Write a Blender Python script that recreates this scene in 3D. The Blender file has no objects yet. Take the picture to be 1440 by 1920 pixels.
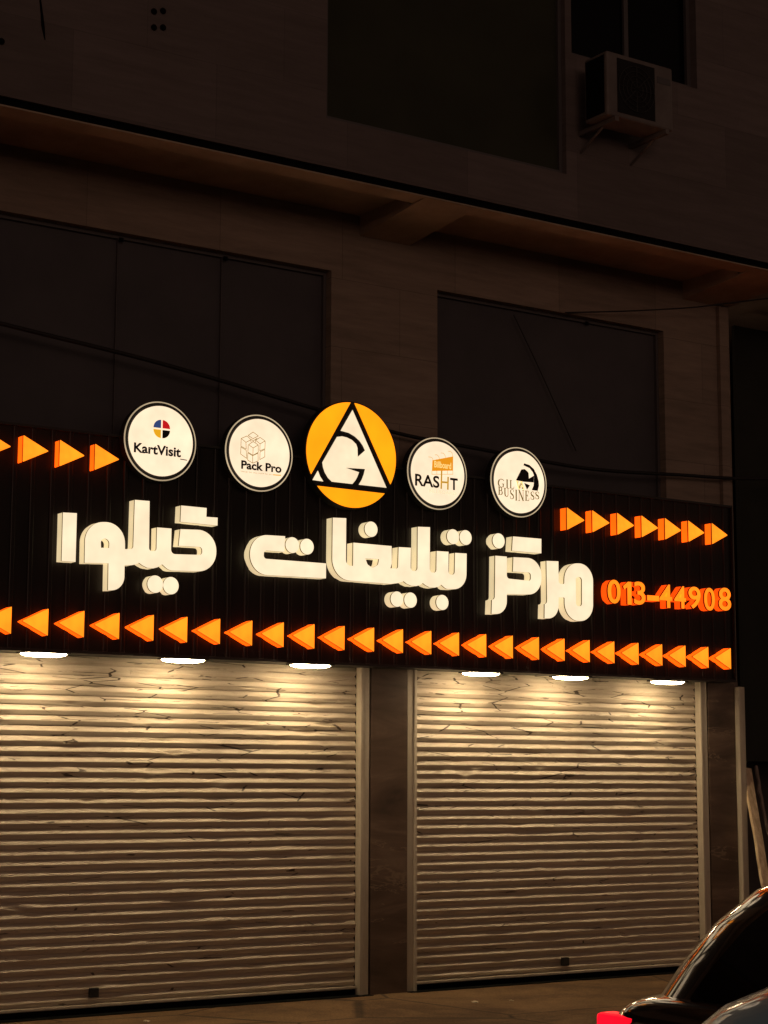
import bpy, bmesh, math, random
from mathutils import Vector, Matrix, noise
from mathutils.geometry import tessellate_polygon
random.seed(7)
R = math.radians
scene = bpy.context.scene
COL = scene.collection

# ------------------------------------------------------------------ camera
CAM = Vector((0.0, -12.7793, 1.7)); FPX = 3496.64
YAW, PIT, ROL = 0.592574, 0.142821, 0.003277
fw = Vector((math.sin(YAW)*math.cos(PIT), math.cos(YAW)*math.cos(PIT), math.sin(PIT)))
rt0 = Vector((math.cos(YAW), -math.sin(YAW), 0)); up0 = rt0.cross(fw)
rt = rt0*math.cos(ROL) + up0*math.sin(ROL); up = up0*math.cos(ROL) - rt0*math.sin(ROL)
cd = bpy.data.cameras.new('camera'); cam = bpy.data.objects.new('camera', cd); COL.objects.link(cam)
m = Matrix((rt, up, -fw)).transposed().to_4x4(); m.translation = CAM; cam.matrix_world = m
cd.sensor_fit = 'VERTICAL'; cd.sensor_height = 36.0; cd.lens = 36.0*FPX/1920.0
cd.clip_start = 0.1; cd.clip_end = 900
scene.camera = cam

# ------------------------------------------------------------------ night sky
w = bpy.data.worlds.new('World'); scene.world = w; w.use_nodes = True
nt = w.node_tree; nt.nodes.clear()
sky = nt.nodes.new('ShaderNodeTexSky'); sky.sky_type = 'NISHITA'; sky.sun_disc = False
sky.sun_elevation = R(-4); sky.sun_rotation = R(198)
bg1 = nt.nodes.new('ShaderNodeBackground'); bg1.inputs['Strength'].default_value = 0.05
nt.links.new(sky.outputs[0], bg1.inputs['Color'])
bg2 = nt.nodes.new('ShaderNodeBackground')                       # glow of the street lights on the night sky
bg2.inputs['Color'].default_value = (1.0, 0.63, 0.44, 1)
geo = nt.nodes.new('ShaderNodeNewGeometry'); sx_ = nt.nodes.new('ShaderNodeSeparateXYZ'); mr_ = nt.nodes.new('ShaderNodeMapRange')
nt.links.new(geo.outputs['Incoming'], sx_.inputs[0]); nt.links.new(sx_.outputs['Z'], mr_.inputs['Value'])
mr_.inputs['From Min'].default_value = -0.55; mr_.inputs['From Max'].default_value = 0.0      # the town's glow is brightest low down
mr_.inputs['To Min'].default_value = 0.02; mr_.inputs['To Max'].default_value = 0.17
nt.links.new(mr_.outputs[0], bg2.inputs['Strength'])
ad = nt.nodes.new('ShaderNodeAddShader'); wo = nt.nodes.new('ShaderNodeOutputWorld')
nt.links.new(bg1.outputs[0], ad.inputs[0]); nt.links.new(bg2.outputs[0], ad.inputs[1]); nt.links.new(ad.outputs[0], wo.inputs['Surface'])

sd_ = bpy.data.lights.new('street_glow', 'SUN'); so_ = bpy.data.objects.new('street_glow', sd_); COL.objects.link(so_)
sd_.energy = 0.25; sd_.angle = R(24); sd_.color = (1.0, .60, .45)             # low warm light of the street behind the camera
so_.rotation_euler = Vector((.30, .94, -.01)).to_track_quat('-Z', 'Y').to_euler()

vs = scene.view_settings; vs.view_transform = 'Standard'; vs.look = 'None'; vs.exposure = 0; vs.gamma = 1; vs.use_curve_mapping = False
scene.cycles.use_denoising = True
scene.cycles.max_bounces = 6; scene.cycles.diffuse_bounces = 3; scene.cycles.glossy_bounces = 4
scene.cycles.sample_clamp_indirect = 4.0

# ------------------------------------------------------------------ helpers
def at(px, py, Y):
    """the point of the facade plane y=Y seen at a pixel of the photograph (used to measure the place)"""
    d = fw + rt*((px-720)/FPX) + up*((960-py)/FPX)
    return CAM + d*((Y-CAM.y)/d.y)

def tag(o, label=None, cat=None, group=None, kind=None):
    if label: o['label'] = label
    if cat: o['category'] = cat
    if group: o['group'] = group
    if kind: o['kind'] = kind
    return o

def thing(name, label, cat, loc=(0,0,0), group=None, rz=0):
    o = bpy.data.objects.new(name, None); COL.objects.link(o)
    o.empty_display_size = 0.1
    o.location = loc; o.rotation_euler = (0,0,rz)
    return tag(o, label, cat, group)

class MB:
    def __init__(s): s.v=[]; s.f=[]; s.sm=[]
    def add(s, vs, fs, smooth=False):
        b=len(s.v); s.v += [tuple(p) for p in vs]
        for f in fs: s.f.append(tuple(i+b for i in f)); s.sm.append(smooth)
    def box(s, x0,x1,y0,y1,z0,z1):
        s.add([(x0,y0,z0),(x1,y0,z0),(x1,y1,z0),(x0,y1,z0),(x0,y0,z1),(x1,y0,z1),(x1,y1,z1),(x0,y1,z1)],
              [(0,3,2,1),(4,5,6,7),(0,1,5,4),(1,2,6,5),(2,3,7,6),(3,0,4,7)])
    def quad(s, a,b,c,d): s.add([a,b,c,d],[(0,1,2,3)])
    def tube(s, pts, r, n=8, caps=True):
        pts=[Vector(p) for p in pts]; rings=[]
        for i,p in enumerate(pts):
            t=(pts[min(i+1,len(pts)-1)]-pts[max(i-1,0)]).normalized()
            a=t.cross(Vector((0,0,1)));
            if a.length<1e-3: a=t.cross(Vector((1,0,0)))
            a.normalize(); b=t.cross(a)
            rr = r[i] if isinstance(r,(list,tuple)) else r
            rings.append([p+a*(rr*math.cos(2*math.pi*k/n))+b*(rr*math.sin(2*math.pi*k/n)) for k in range(n)])
        vs=[q for g in rings for q in g]; fs=[]
        for i in range(len(rings)-1):
            for k in range(n):
                fs.append((i*n+k,i*n+(k+1)%n,(i+1)*n+(k+1)%n,(i+1)*n+k))
        s.add(vs,fs,True)
        if caps:
            s.add(rings[0],[tuple(range(n))]); s.add(rings[-1],[tuple(reversed(range(n)))])
    def build(s, name, mat, parent=None, bevel=0, org=None):
        me=bpy.data.meshes.new(name)
        off = Vector(org) if org is not None else (parent_world(parent) if parent else Vector((0,0,0)))
        me.from_pydata([tuple(Vector(p)-off) for p in s.v],[],s.f)
        for p,k in zip(me.polygons,s.sm): p.use_smooth=k
        bm=bmesh.new(); bm.from_mesh(me); bmesh.ops.recalc_face_normals(bm,faces=bm.faces); bm.to_mesh(me); bm.free()
        o=bpy.data.objects.new(name,me); COL.objects.link(o)
        me.materials.append(mat)
        if parent: o.parent=parent
        if parent is None and org is not None: o.location=org
        if bevel:
            b=o.modifiers.new('bevel','BEVEL'); b.width=bevel; b.segments=2; b.limit_method='ANGLE'
        return o
def parent_world(p):
    v=Vector((0,0,0))
    while p: v+=Vector(p.location); p=p.parent
    return v

def smooth_by_angle(o, deg=40):
    me=o.data; bm=bmesh.new(); bm.from_mesh(me)
    for f in bm.faces: f.smooth=True
    for e in bm.edges: e.smooth = (len(e.link_faces)==2 and e.calc_face_angle(0)<R(deg))
    bm.to_mesh(me); bm.free()

# ------------------------------------------------------------------ materials
def nodes(name):
    m=bpy.data.materials.new(name); m.use_nodes=True
    return m, m.node_tree, m.node_tree.nodes['Principled BSDF']
def plain(name, col, rough=.6, metal=0, spec=.5, coat=0):
    m,t,p=nodes(name)
    p.inputs['Base Color'].default_value=(*col,1); p.inputs['Roughness'].default_value=rough
    p.inputs['Metallic'].default_value=metal; p.inputs['Specular IOR Level'].default_value=spec
    p.inputs['Coat Weight'].default_value=coat; p.inputs['Coat Roughness'].default_value=.04
    return m
def N(t, kind, **kw):
    n=t.nodes.new(kind)
    for k,v in kw.items():
        if k in n.inputs: n.inputs[k].default_value=v
        else: setattr(n,k,v)
    return n
def coords(t, scale=(1,1,1)):
    tc=N(t,'ShaderNodeTexCoord'); mp=N(t,'ShaderNodeMapping'); mp.inputs['Scale'].default_value=scale
    t.links.new(tc.outputs['Object'],mp.inputs['Vector']); return mp.outputs['Vector']
def ramp(t, src, stops):
    r=N(t,'ShaderNodeValToRGB'); e=r.color_ramp.elements
    while len(e)<len(stops): e.new(.5)
    for i,(p,c) in enumerate(stops): e[i].position=p; e[i].color=(*c,1) if len(c)==3 else c
    t.links.new(src,r.inputs['Fac']); return r.outputs['Color']
def mix(t, fac, a, b, mode='MIX'):
    n=N(t,'ShaderNodeMix',data_type='RGBA',blend_type=mode)
    if isinstance(fac,float): n.inputs['Factor'].default_value=fac
    else: t.links.new(fac,n.inputs['Factor'])
    for k,v in (('A',a),('B',b)):
        i=[x for x in n.inputs if x.name==k and x.type=='RGBA'][0]
        if isinstance(v,tuple): i.default_value=(*v,1)
        else: t.links.new(v,i)
    return [x for x in n.outputs if x.type=='RGBA'][0]
def noisy(name, c0, c1, scale=4, rough=.7, detail=8, stretch=(1,1,1), bump=0, bscale=40, metal=0, spec=.4):
    m,t,p=nodes(name); v=coords(t,stretch)
    n=N(t,'ShaderNodeTexNoise',Scale=scale,Detail=detail,Roughness=.65); t.links.new(v,n.inputs['Vector'])
    t.links.new(ramp(t,n.outputs['Fac'],[(.3,c0),(.7,c1)]),p.inputs['Base Color'])
    p.inputs['Roughness'].default_value=rough; p.inputs['Metallic'].default_value=metal; p.inputs['Specular IOR Level'].default_value=spec
    if bump:
        b=N(t,'ShaderNodeBump',Strength=bump,Distance=.01); k=N(t,'ShaderNodeTexNoise',Scale=bscale,Detail=6)
        t.links.new(v,k.inputs['Vector']); t.links.new(k.outputs['Fac'],b.inputs['Height']); t.links.new(b.outputs[0],p.inputs['Normal'])
    return m
def glow(name, col, strength, base=(.5,.4,.25), vary=.12, scale=6):
    """backlit acrylic: the LEDs behind it are not perfectly even"""
    m,t,p=nodes(name); v=coords(t)
    n=N(t,'ShaderNodeTexNoise',Scale=scale,Detail=2); t.links.new(v,n.inputs['Vector'])
    mr=N(t,'ShaderNodeMapRange'); mr.inputs['From Min'].default_value=.3; mr.inputs['From Max'].default_value=.7
    mr.inputs['To Min'].default_value=strength*(1-vary); mr.inputs['To Max'].default_value=strength*(1+vary*.35)
    t.links.new(n.outputs['Fac'],mr.inputs['Value']); oi=N(t,'ShaderNodeObjectInfo'); r2=N(t,'ShaderNodeMapRange')   # no two modules are equally bright
    r2.inputs['To Min'].default_value=1-vary*.6; r2.inputs['To Max'].default_value=1+vary*.15; t.links.new(oi.outputs['Random'],r2.inputs['Value'])
    mu=N(t,'ShaderNodeMath',operation='MULTIPLY'); t.links.new(mr.outputs[0],mu.inputs[0]); t.links.new(r2.outputs[0],mu.inputs[1]); t.links.new(mu.outputs[0],p.inputs['Emission Strength'])
    p.inputs['Emission Color'].default_value=(*col,1); p.inputs['Base Color'].default_value=(*base,1); p.inputs['Roughness'].default_value=.35
    return m

M={}
M['cream']=glow('backlit_cream_acrylic',(1.12,.90,.605),1.0)
M['cream_side']=glow('backlit_cream_return',(1.0,.80,.45),.79)
M['cream_trim']=glow('letter_trim_seam',(.20,.145,.04),.5,base=(.05,.04,.02),vary=0)
M['orange']=glow('backlit_orange_acrylic',(1.9,.41,.016),1.0,base=(.6,.2,.02),vary=.22,scale=7)
M['digit_side']=glow('digit_return',(1.6,.095,.003),.95,base=(.5,.12,.01))
M['digit']=glow('backlit_digit_acrylic',(1.9,.35,.012),1.0,base=(.6,.2,.02),vary=.15,scale=9)
M['orange_side']=glow('backlit_orange_return',(2.2,.19,.005),1.0,base=(.5,.12,.01))
M['orange_trim']=glow('orange_trim_seam',(.11,.008,.001),1.0,base=(.1,.02,.0),vary=0)
M['amber']=glow('backlit_amber_acrylic',(1.7,.47,.006),1.0,base=(.6,.3,.02),vary=.14,scale=4)
M['disc']=glow('backlit_disc_acrylic',(1.15,.90,.62),1.0)
M['rim']=glow('rim_edge_glow',(1.0,.78,.48),.62,vary=.5,scale=3)
M['lamp']=glow('led_tube_lens',(1.0,.77,.46),64,base=(.8,.8,.8),vary=0)
M['taillight']=glow('tail_lamp_red',(1.0,.004,.02),1.3,base=(.4,.0,.01),vary=.2)
for k,c in (('ink_navy',(.026,.028,.06)),('ink_brown',(.03,.02,.008)),('ink_black',(.012,.008,.006)),('ink_line',(.30,.24,.09)),('ink_faint',(.55,.50,.36))):
    M[k]=plain(k,c,.5)
M['vinyl_blue']=glow('vinyl_blue',(.028,.055,.17),1,base=(.02,.03,.08),vary=0)
M['vinyl_red']=glow('vinyl_red',(.52,.006,.01),1,base=(.2,.01,.01),vary=0)
M['vinyl_amber']=glow('vinyl_amber',(.80,.38,.01),1,base=(.4,.2,.01),vary=0)
M['vinyl_orange']=glow('vinyl_orange',(.80,.29,.01),1,base=(.4,.2,.01),vary=0)
M['vinyl_gold']=glow('vinyl_gold',(.50,.27,.03),1,base=(.3,.2,.02),vary=0)
M['ink_line']=glow('vinyl_line',(.24,.17,.055),1,vary=0)
M['ink_faint']=glow('vinyl_faint',(.76,.66,.42),1,vary=0)
M['vinyl_olive']=glow('vinyl_olive',(.16,.11,.025),1,base=(.1,.07,.02),vary=0)
M['sign_text']=glow('vinyl_pale',(1.0,.72,.25),1,vary=0)
M['black_metal']=plain('black_metal',(.012,.011,.010),.45)
M['panel']=noisy('black_ribbed_cladding',(.008,.006,.005),(.017,.012,.010),3,.36,4,(1,1,.15),spec=.22)
M['dark_gap']=plain('dark_gap',(.004,.004,.004),.9,spec=.1)
M['steel']=noisy('galvanised_steel',(.42,.36,.28),(.55,.48,.38),5,.5,5,(4,4,.6),metal=.0)
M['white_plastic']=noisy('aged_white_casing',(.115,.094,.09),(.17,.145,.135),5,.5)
M['rubber']=plain('black_cable',(.010,.008,.008),.6)

# travertine cladding with tile joints
def stone(name, c0, c1, tw, th, joint=.55):
    m,t,p=nodes(name); v=coords(t,(1,1,1))
    n=N(t,'ShaderNodeTexNoise',Scale=1.6,Detail=9,Roughness=.7); mp=N(t,'ShaderNodeMapping'); mp.inputs['Scale'].default_value=(.8,1,7)
    t.links.new(v,mp.inputs['Vector']); t.links.new(mp.outputs[0],n.inputs['Vector'])
    base=ramp(t,n.outputs['Fac'],[(.28,c0),(.72,c1)])
    rot=N(t,'ShaderNodeMapping'); rot.inputs['Rotation'].default_value=(R(-90),0,0); t.links.new(v,rot.inputs['Vector'])
    br=N(t,'ShaderNodeTexBrick'); t.links.new(rot.outputs[0],br.inputs['Vector'])
    br.inputs['Scale'].default_value=1; br.inputs['Brick Width'].default_value=tw; br.inputs['Row Height'].default_value=th
    br.inputs['Mortar Size'].default_value=.004; br.inputs['Mortar Smooth'].default_value=.3
    br.inputs['Color1'].default_value=(1,1,1,1); br.inputs['Color2'].default_value=(.80,.80,.80,1); br.inputs['Mortar'].default_value=(joint,joint,joint,1)
    t.links.new(mix(t,1.0,base,br.outputs['Color'],'MULTIPLY'),p.inputs['Base Color'])
    st=N(t,'ShaderNodeTexNoise',Scale=.7,Detail=6); t.links.new(v,st.inputs['Vector'])
    p.inputs['Roughness'].default_value=.75; p.inputs['Specular IOR Level'].default_value=.25
    b=N(t,'ShaderNodeBump',Strength=.25,Distance=.01); t.links.new(n.outputs['Fac'],b.inputs['Height']); t.links.new(b.outputs[0],p.inputs['Normal'])
    return m
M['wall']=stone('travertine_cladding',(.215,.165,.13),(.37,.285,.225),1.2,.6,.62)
M['upper']=stone('upper_travertine_dim',(.125,.10,.095),(.185,.15,.145),1.2,.6,.75)  # same cladding, its colour darkened for the weaker light on the upper storey
M['concrete']=noisy('rendered_concrete',(.30,.23,.17),(.46,.36,.27),2.5,.85,8,bump=.2)
# dark marble pillars with pale veins
def marble():
    m,t,p=nodes('dark_brown_marble'); v=coords(t,(.7,1,3.2))
    n=N(t,'ShaderNodeTexNoise',Scale=1.5,Detail=8,Roughness=.58,Distortion=.8); t.links.new(v,n.inputs['Vector'])
    base=ramp(t,n.outputs['Fac'],[(.30,(.045,.028,.019)),(.55,(.12,.076,.053)),(.78,(.22,.15,.11))])
    k=N(t,'ShaderNodeTexNoise',Scale=1.7,Detail=5,Roughness=.6,Distortion=.5); t.links.new(v,k.inputs['Vector'])
    vein=ramp(t,k.outputs['Fac'],[(.60,(0,0,0)),(.612,(.8,.8,.8)),(.625,(0,0,0))])
    t.links.new(mix(t,vein,base,(.24,.17,.12)),p.inputs['Base Color']); p.inputs['Roughness'].default_value=.35
    return m
M['marble']=marble()
# shutter: painted slats, streaked dirt, scratches and dark lines drawn for dent creases and flaked paint
def shutter_mat():
    m,t,p=nodes('weathered_shutter_paint')
    v=coords(t,(.5,1,7)); n=N(t,'ShaderNodeTexNoise',Scale=5,Detail=9,Roughness=.72); t.links.new(v,n.inputs['Vector'])
    base=ramp(t,n.outputs['Fac'],[(.25,(.36,.29,.215)),(.5,(.50,.42,.32)),(.8,(.60,.51,.40))])
    v2=coords(t,(.8,.02,5.6)); a=N(t,'ShaderNodeTexVoronoi',feature='DISTANCE_TO_EDGE',Scale=2.6); t.links.new(v2,a.inputs['Vector'])
    wv=N(t,'ShaderNodeTexNoise',Scale=14,Detail=2); t.links.new(v2,wv.inputs['Vector']); th=N(t,'ShaderNodeMath',operation='MULTIPLY'); th.inputs[1].default_value=.030; t.links.new(wv.outputs['Fac'],th.inputs[0])
    su=N(t,'ShaderNodeMath',operation='SUBTRACT'); t.links.new(a.outputs['Distance'],su.inputs[0]); t.links.new(th.outputs[0],su.inputs[1])
    line=ramp(t,su.outputs[0],[(0.0,(1,1,1)),(.012,(0,0,0))])
    v3=coords(t,(1,1,3.2)); k=N(t,'ShaderNodeTexNoise',Scale=3.4,Detail=3); t.links.new(v3,k.inputs['Vector'])
    sep=N(t,'ShaderNodeSeparateXYZ'); tcz=N(t,'ShaderNodeTexCoord'); t.links.new(tcz.outputs['Object'],sep.inputs[0])
    mz=N(t,'ShaderNodeMapRange'); mz.inputs['From Min'].default_value=.8; mz.inputs['From Max'].default_value=2.5; mz.inputs['To Min'].default_value=-.07; mz.inputs['To Max'].default_value=.045
    t.links.new(sep.outputs['Z'],mz.inputs['Value']); ma=N(t,'ShaderNodeMath',operation='ADD'); t.links.new(k.outputs['Fac'],ma.inputs[0]); t.links.new(mz.outputs[0],ma.inputs[1])   # crease lines drawn denser on the upper slats, the most battered
    mask=ramp(t,ma.outputs[0],[(.555,(0,0,0)),(.585,(1,1,1))])
    scr=mix(t,1.0,line,mask,'MULTIPLY')
    v4=coords(t,(.3,1,4.5)); f=N(t,'ShaderNodeTexNoise',Scale=7,Detail=5,Roughness=.65); t.links.new(v4,f.inputs['Vector'])
    fl=ramp(t,f.outputs['Fac'],[(.66,(0,0,0)),(.68,(1,1,1))])
    c=mix(t,scr,base,(.075,.054,.036)); c=mix(t,fl,c,(.10,.075,.055))
    t.links.new(c,p.inputs['Base Color']); p.inputs['Roughness'].default_value=.55; p.inputs['Specular IOR Level'].default_value=.35
    b=N(t,'ShaderNodeBump',Strength=.35,Distance=.006); t.links.new(n.outputs['Fac'],b.inputs['Height']); t.links.new(b.outputs[0],p.inputs['Normal'])
    return m
M['shutter']=shutter_mat()
M['glass_dark']=noisy('dusty_dark_panel',(.060,.056,.064),(.085,.078,.086),1.2,.5,5,spec=.25)
M['glass_green']=noisy('dark_green_glass',(.030,.032,.020),(.045,.047,.030),1.0,.35,3,spec=.12)
M['glass_black']=plain('black_window_glass',(.002,.002,.003),.2,spec=.1)
M['frame']=plain('window_frame_grey',(.085,.075,.078),.5)
def pavement():
    m=noisy('dusty_pavement',(.14,.08,.034),(.25,.145,.066),1.6,.9,10,bump=.7,bscale=45); t=m.node_tree; p=t.nodes['Principled BSDF']
    src=p.inputs['Base Color'].links[0].from_socket; v=coords(t)
    n=N(t,'ShaderNodeTexNoise',Scale=.9,Detail=7,Roughness=.7,Distortion=.6); t.links.new(v,n.inputs['Vector'])
    st=ramp(t,n.outputs['Fac'],[(.40,(.55,.52,.50)),(.56,(1,1,1))])
    g=N(t,'ShaderNodeTexNoise',Scale=70,Detail=3); t.links.new(v,g.inputs['Vector']); gr=ramp(t,g.outputs['Fac'],[(.35,(.7,.7,.7)),(.65,(1.2,1.2,1.2))])
    vo=N(t,'ShaderNodeTexVoronoi',feature='DISTANCE_TO_EDGE',Scale=.55); t.links.new(v,vo.inputs['Vector']); cr=ramp(t,vo.outputs['Distance'],[(.004,(.35,.33,.3)),(.010,(1,1,1))])
    t.links.new(mix(t,1.0,mix(t,1.0,mix(t,1.0,src,st,'MULTIPLY'),gr,'MULTIPLY'),cr,'MULTIPLY'),p.inputs['Base Color']); return m
M['pavement']=pavement()
M['asphalt']=noisy('asphalt',(.09,.08,.07),(.14,.125,.11),3,.85,10,bump=.6,bscale=60)
M['kerb']=noisy('kerb_concrete',(.22,.19,.16),(.36,.31,.26),4,.9,8,bump=.3)

# ------------------------------------------------------------------ setting: pavement, road
Y_KERB=-3.2
b=MB(); b.quad((-40,Y_KERB,-.040),(60,Y_KERB,-.040),(60,3.0,-.040),(-40,3.0,-.040))
tag(b.build('pavement',M['pavement']),kind='structure')
b=MB(); b.quad((-300,-400,-.2),(400,-400,-.2),(400,Y_KERB-.15,-.2),(-300,Y_KERB-.15,-.2))
tag(b.build('road',M['asphalt']),kind='structure')
b=MB()
for i in range(-20,40):
    b.box(i*1.0+.004,i*1.0+.996,Y_KERB-.15,Y_KERB,-.26,-.036)
tag(b.build('kerb',M['kerb'],bevel=.012),kind='structure')

# ------------------------------------------------------------------ building
bld=thing('building','dark stone faced building with overhanging upper storey above two lit roller shutters','building',(9,.6,-.04))
def wall_holes(x0,x1,z0,z1,holes,Yf,Yb):
    """front sheet with openings and their reveals, plus back and ends"""
    xs=sorted({x0,x1,*[h[0] for h in holes],*[h[1] for h in holes]}); zs=sorted({z0,z1,*[h[2] for h in holes],*[h[3] for h in holes]})
    b=MB()
    for i in range(len(xs)-1):
        for j in range(len(zs)-1):
            cx=(xs[i]+xs[i+1])/2; cz=(zs[j]+zs[j+1])/2
            if any(h[0]<cx<h[1] and h[2]<cz<h[3] for h in holes): continue
            b.quad((xs[i],Yf,zs[j]),(xs[i+1],Yf,zs[j]),(xs[i+1],Yf,zs[j+1]),(xs[i],Yf,zs[j+1]))
    for a,c,d,e in holes:
        b.quad((a,Yf,d),(a,Yb,d),(a,Yb,e),(a,Yf,e)); b.quad((c,Yf,d),(c,Yb,d),(c,Yb,e),(c,Yf,e))
        b.quad((a,Yf,d),(c,Yf,d),(c,Yb,d),(a,Yb,d)); b.quad((a,Yf,e),(c,Yf,e),(c,Yb,e),(a,Yb,e))
    b.quad((x0,Yf,z0),(x0,Yb,z0),(x0,Yb,z1),(x0,Yf,z1)); b.quad((x1,Yf,z0),(x1,Yb,z0),(x1,Yb,z1),(x1,Yf,z1))
    b.quad((x0,Yf,z0),(x1,Yf,z0),(x1,Yb,z0),(x0,Yb,z0)); b.quad((x0,Yf,z1),(x1,Yf,z1),(x1,Yb,z1),(x0,Yb,z1))
    return b
WY=.35; XR=12.975
WL=(4.35,8.29,4.15,6.02); WR=(9.404,12.10,4.15,6.02)
wall_holes(-4,XR,2.66,6.552,[WL,WR],WY,WY+.40).build('wall',M['wall'],bld)
# pilaster strip at the right end of the recessed wall
b=MB(); b.box(12.80,12.905,WY-.05,WY-.004,4.0,6.36); b.build('pilaster',M['wall'],bld)

def window(h, Yg, pane_mat, frame_mat, mullions=(), fw_=.05, depth=.06, label=None, name='window'):
    x0,x1,z0,z1=h; b=MB(); y0,y1=Yg-depth,Yg
    e=.003
    b.box(x0+e,x0+fw_,y0,y1,z0+e,z1-e); b.box(x1-fw_,x1-e,y0,y1,z0+e,z1-e)
    b.box(x0+fw_,x1-fw_,y0,y1,z0+e,z0+fw_); b.box(x0+fw_,x1-fw_,y0,y1,z1-fw_,z1-e)
    for mx,mw in mullions: b.box(mx-mw/2,mx+mw/2,y0+.008,y1,z0+fw_,z1-fw_)
    f=b.build(name,frame_mat,bld)
    if label: f['label']=label
    p=MB(); p.box(x0+fw_-.01,x1-fw_+.01,Yg-.025,Yg-.012,z0+fw_-.01,z1-fw_+.01)
    p.build('pane',pane_mat,f)
    return f
window(WL,.49,M['glass_dark'],M['frame'],[(6.32,.005),(7.27,.005)],.03,label='wide dark window above the left shutter')
window(WR,.49,M['glass_dark'],M['frame'],[],.03,label='dark window above the right end of the sign')
# small fixing clips along the top of the wide window
for px,py in ((225,447),(420,487),(1097,598)):
    q=at(px,py,.45); b=MB(); b.box(q.x-.018,q.x+.018,.42,.429,5.965,6.0); b.build('clip',M['dark_gap'],bld)

# upper storey
YF=-.65; ZF=6.462
UL=(at(612,200,YF).x,at(1061,200,YF).x,6.94,9.4); UR=(at(1071,50,YF).x,at(1306,100,YF).x,8.06,9.4)
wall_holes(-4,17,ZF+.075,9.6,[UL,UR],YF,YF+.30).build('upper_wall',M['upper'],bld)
b=MB(); b.box(-4,17,YF+.035,YF+.22,ZF+.012,ZF+.07); b.build('shadow_gap',M['dark_gap'],bld)
b=MB(); b.box(-4,17,YF+.004,YF+.2,ZF,ZF+.012); b.build('drip_edge',M['concrete'],bld)
b=MB(); b.box(-4,17,YF+.225,3.0,6.555,6.80); b.build('soffit',M['concrete'],bld)
b=MB(); b.box(-4,17,YF+.32,6,9.62,9.75); b.build('roof',M['concrete'],bld)
def haunch(x0,x1):
    b=MB(); z0,z1=6.375,ZF-.003; ya,yb=WY-.003,YF+.01
    P=[(x0,ya,z0),(x1,ya,z0),(x1,yb,z1),(x0,yb,z1)]; Q=[(x0,ya,6.553),(x1,ya,6.553),(x1,yb+.23,6.553),(x0,yb+.23,6.553)]
    S=[(x1,yb+.23,z1),(x0,yb+.23,z1)]
    b.add(P+Q+S,[(0,1,2,3),(0,4,5,1),(4,7,6,5),(0,3,9),(0,9,7,4),(1,8,2),(1,5,6,8),(3,2,8,9),(9,8,6,7)])
    b.build('bracket',M['concrete'],bld)
haunch(8.575,9.10); haunch(12.36,12.965); haunch(3.2,3.7)
f=window(UL,YF+.10,M['glass_green'],M['frame'],[],.04,.05,label='large blank dark green window of the upper storey')
f=window(UR,YF+.14,M['glass_black'],M['frame'],[(at(1172,40,YF+.1).x,.05)],.05,.06,label='black two-pane window behind the air conditioner')
for px,py in ((288,22),(305,21),(288,52),(305,52),(2,78)):
    q=at(px,py,YF); b=MB(); n=14
    vs=[(q.x+.024*math.cos(2*math.pi*k/n),YF-.003,q.z+.024*math.sin(2*math.pi*k/n)) for k in range(n)]
    b.add(vs+[(x,YF-.012,z) for x,_,z in vs],[tuple(range(n)),tuple(range(2*n-1,n-1,-1))]+[(k,(k+1)%n,n+(k+1)%n,n+k) for k in range(n)])
    b.build('vent_hole',M['dark_gap'],bld)
# crack / stain running down the upper wall
b=MB(); pts=[at(75,0,YF),at(78,25,YF),at(80,48,YF),at(84,75,YF)]
b.tube([Vector((p.x,YF-.002,p.z)) for p in pts],[.008,.01,.014,.004],5); b.build('stain',M['dark_gap'],bld)

# ground floor: marble piers, floor of the recess, metal strip, deep dark recess at the right
XA0,XA1=5.12,8.555; XB0,XB1=9.13,12.40
for x0,x1 in ((8.665,9.03),(12.51,12.855),(1.0,5.01)):
    b=MB(); b.box(x0,x1,.27,.75,-.05,2.655); b.build('pier',M['marble'],bld)
b=MB(); b.box(12.865,12.945,.22,.34,-.05,2.60); b.build('edge_strip',M['steel'],bld,bevel=.006)
b=MB(); b.box(12.86,XR,.342,.75,-.05,2.655); b.build('corner_pier',M['marble'],bld)
b=MB(); b.box(XR,17,2.4,2.6,-.05,6.55); b.box(16.8,17,-.3,2.4,-.05,6.55); b.build('recess_wall',noisy('dark_wall',(.05,.045,.04),(.10,.085,.075),1.5,.9),bld)  # wall colour is dark and slightly mottled
b=MB(); b.box(13.6,16.8,.9,.94,1.9,6.4); b.build('recess_screen',noisy('dark_green_screen',(.012,.014,.010),(.022,.024,.018),2,.8),bld)
b=MB(); b.box(XA0-.1,XA1+.1,.42,.44,-.05,2.66); b.box(XB0-.1,XB1+.1,.42,.44,-.05,2.66); b.build('doorway_back',M['dark_gap'],bld)

b=MB(); b.box(XA0-.1,XA1+.1,.20,.345,-.038,-.034); b.box(XB0-.1,XB1+.1,.20,.345,-.038,-.034); b.box(XA0-.1,XA1+.1,.33,.40,-.05,.006); b.box(XB0-.1,XB1+.1,.33,.40,-.05,.006)  # near-black strips: the sill and the painted shade of the gap below the shutters
b.build('threshold_gap_shade',M['dark_gap'],bld)
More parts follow.
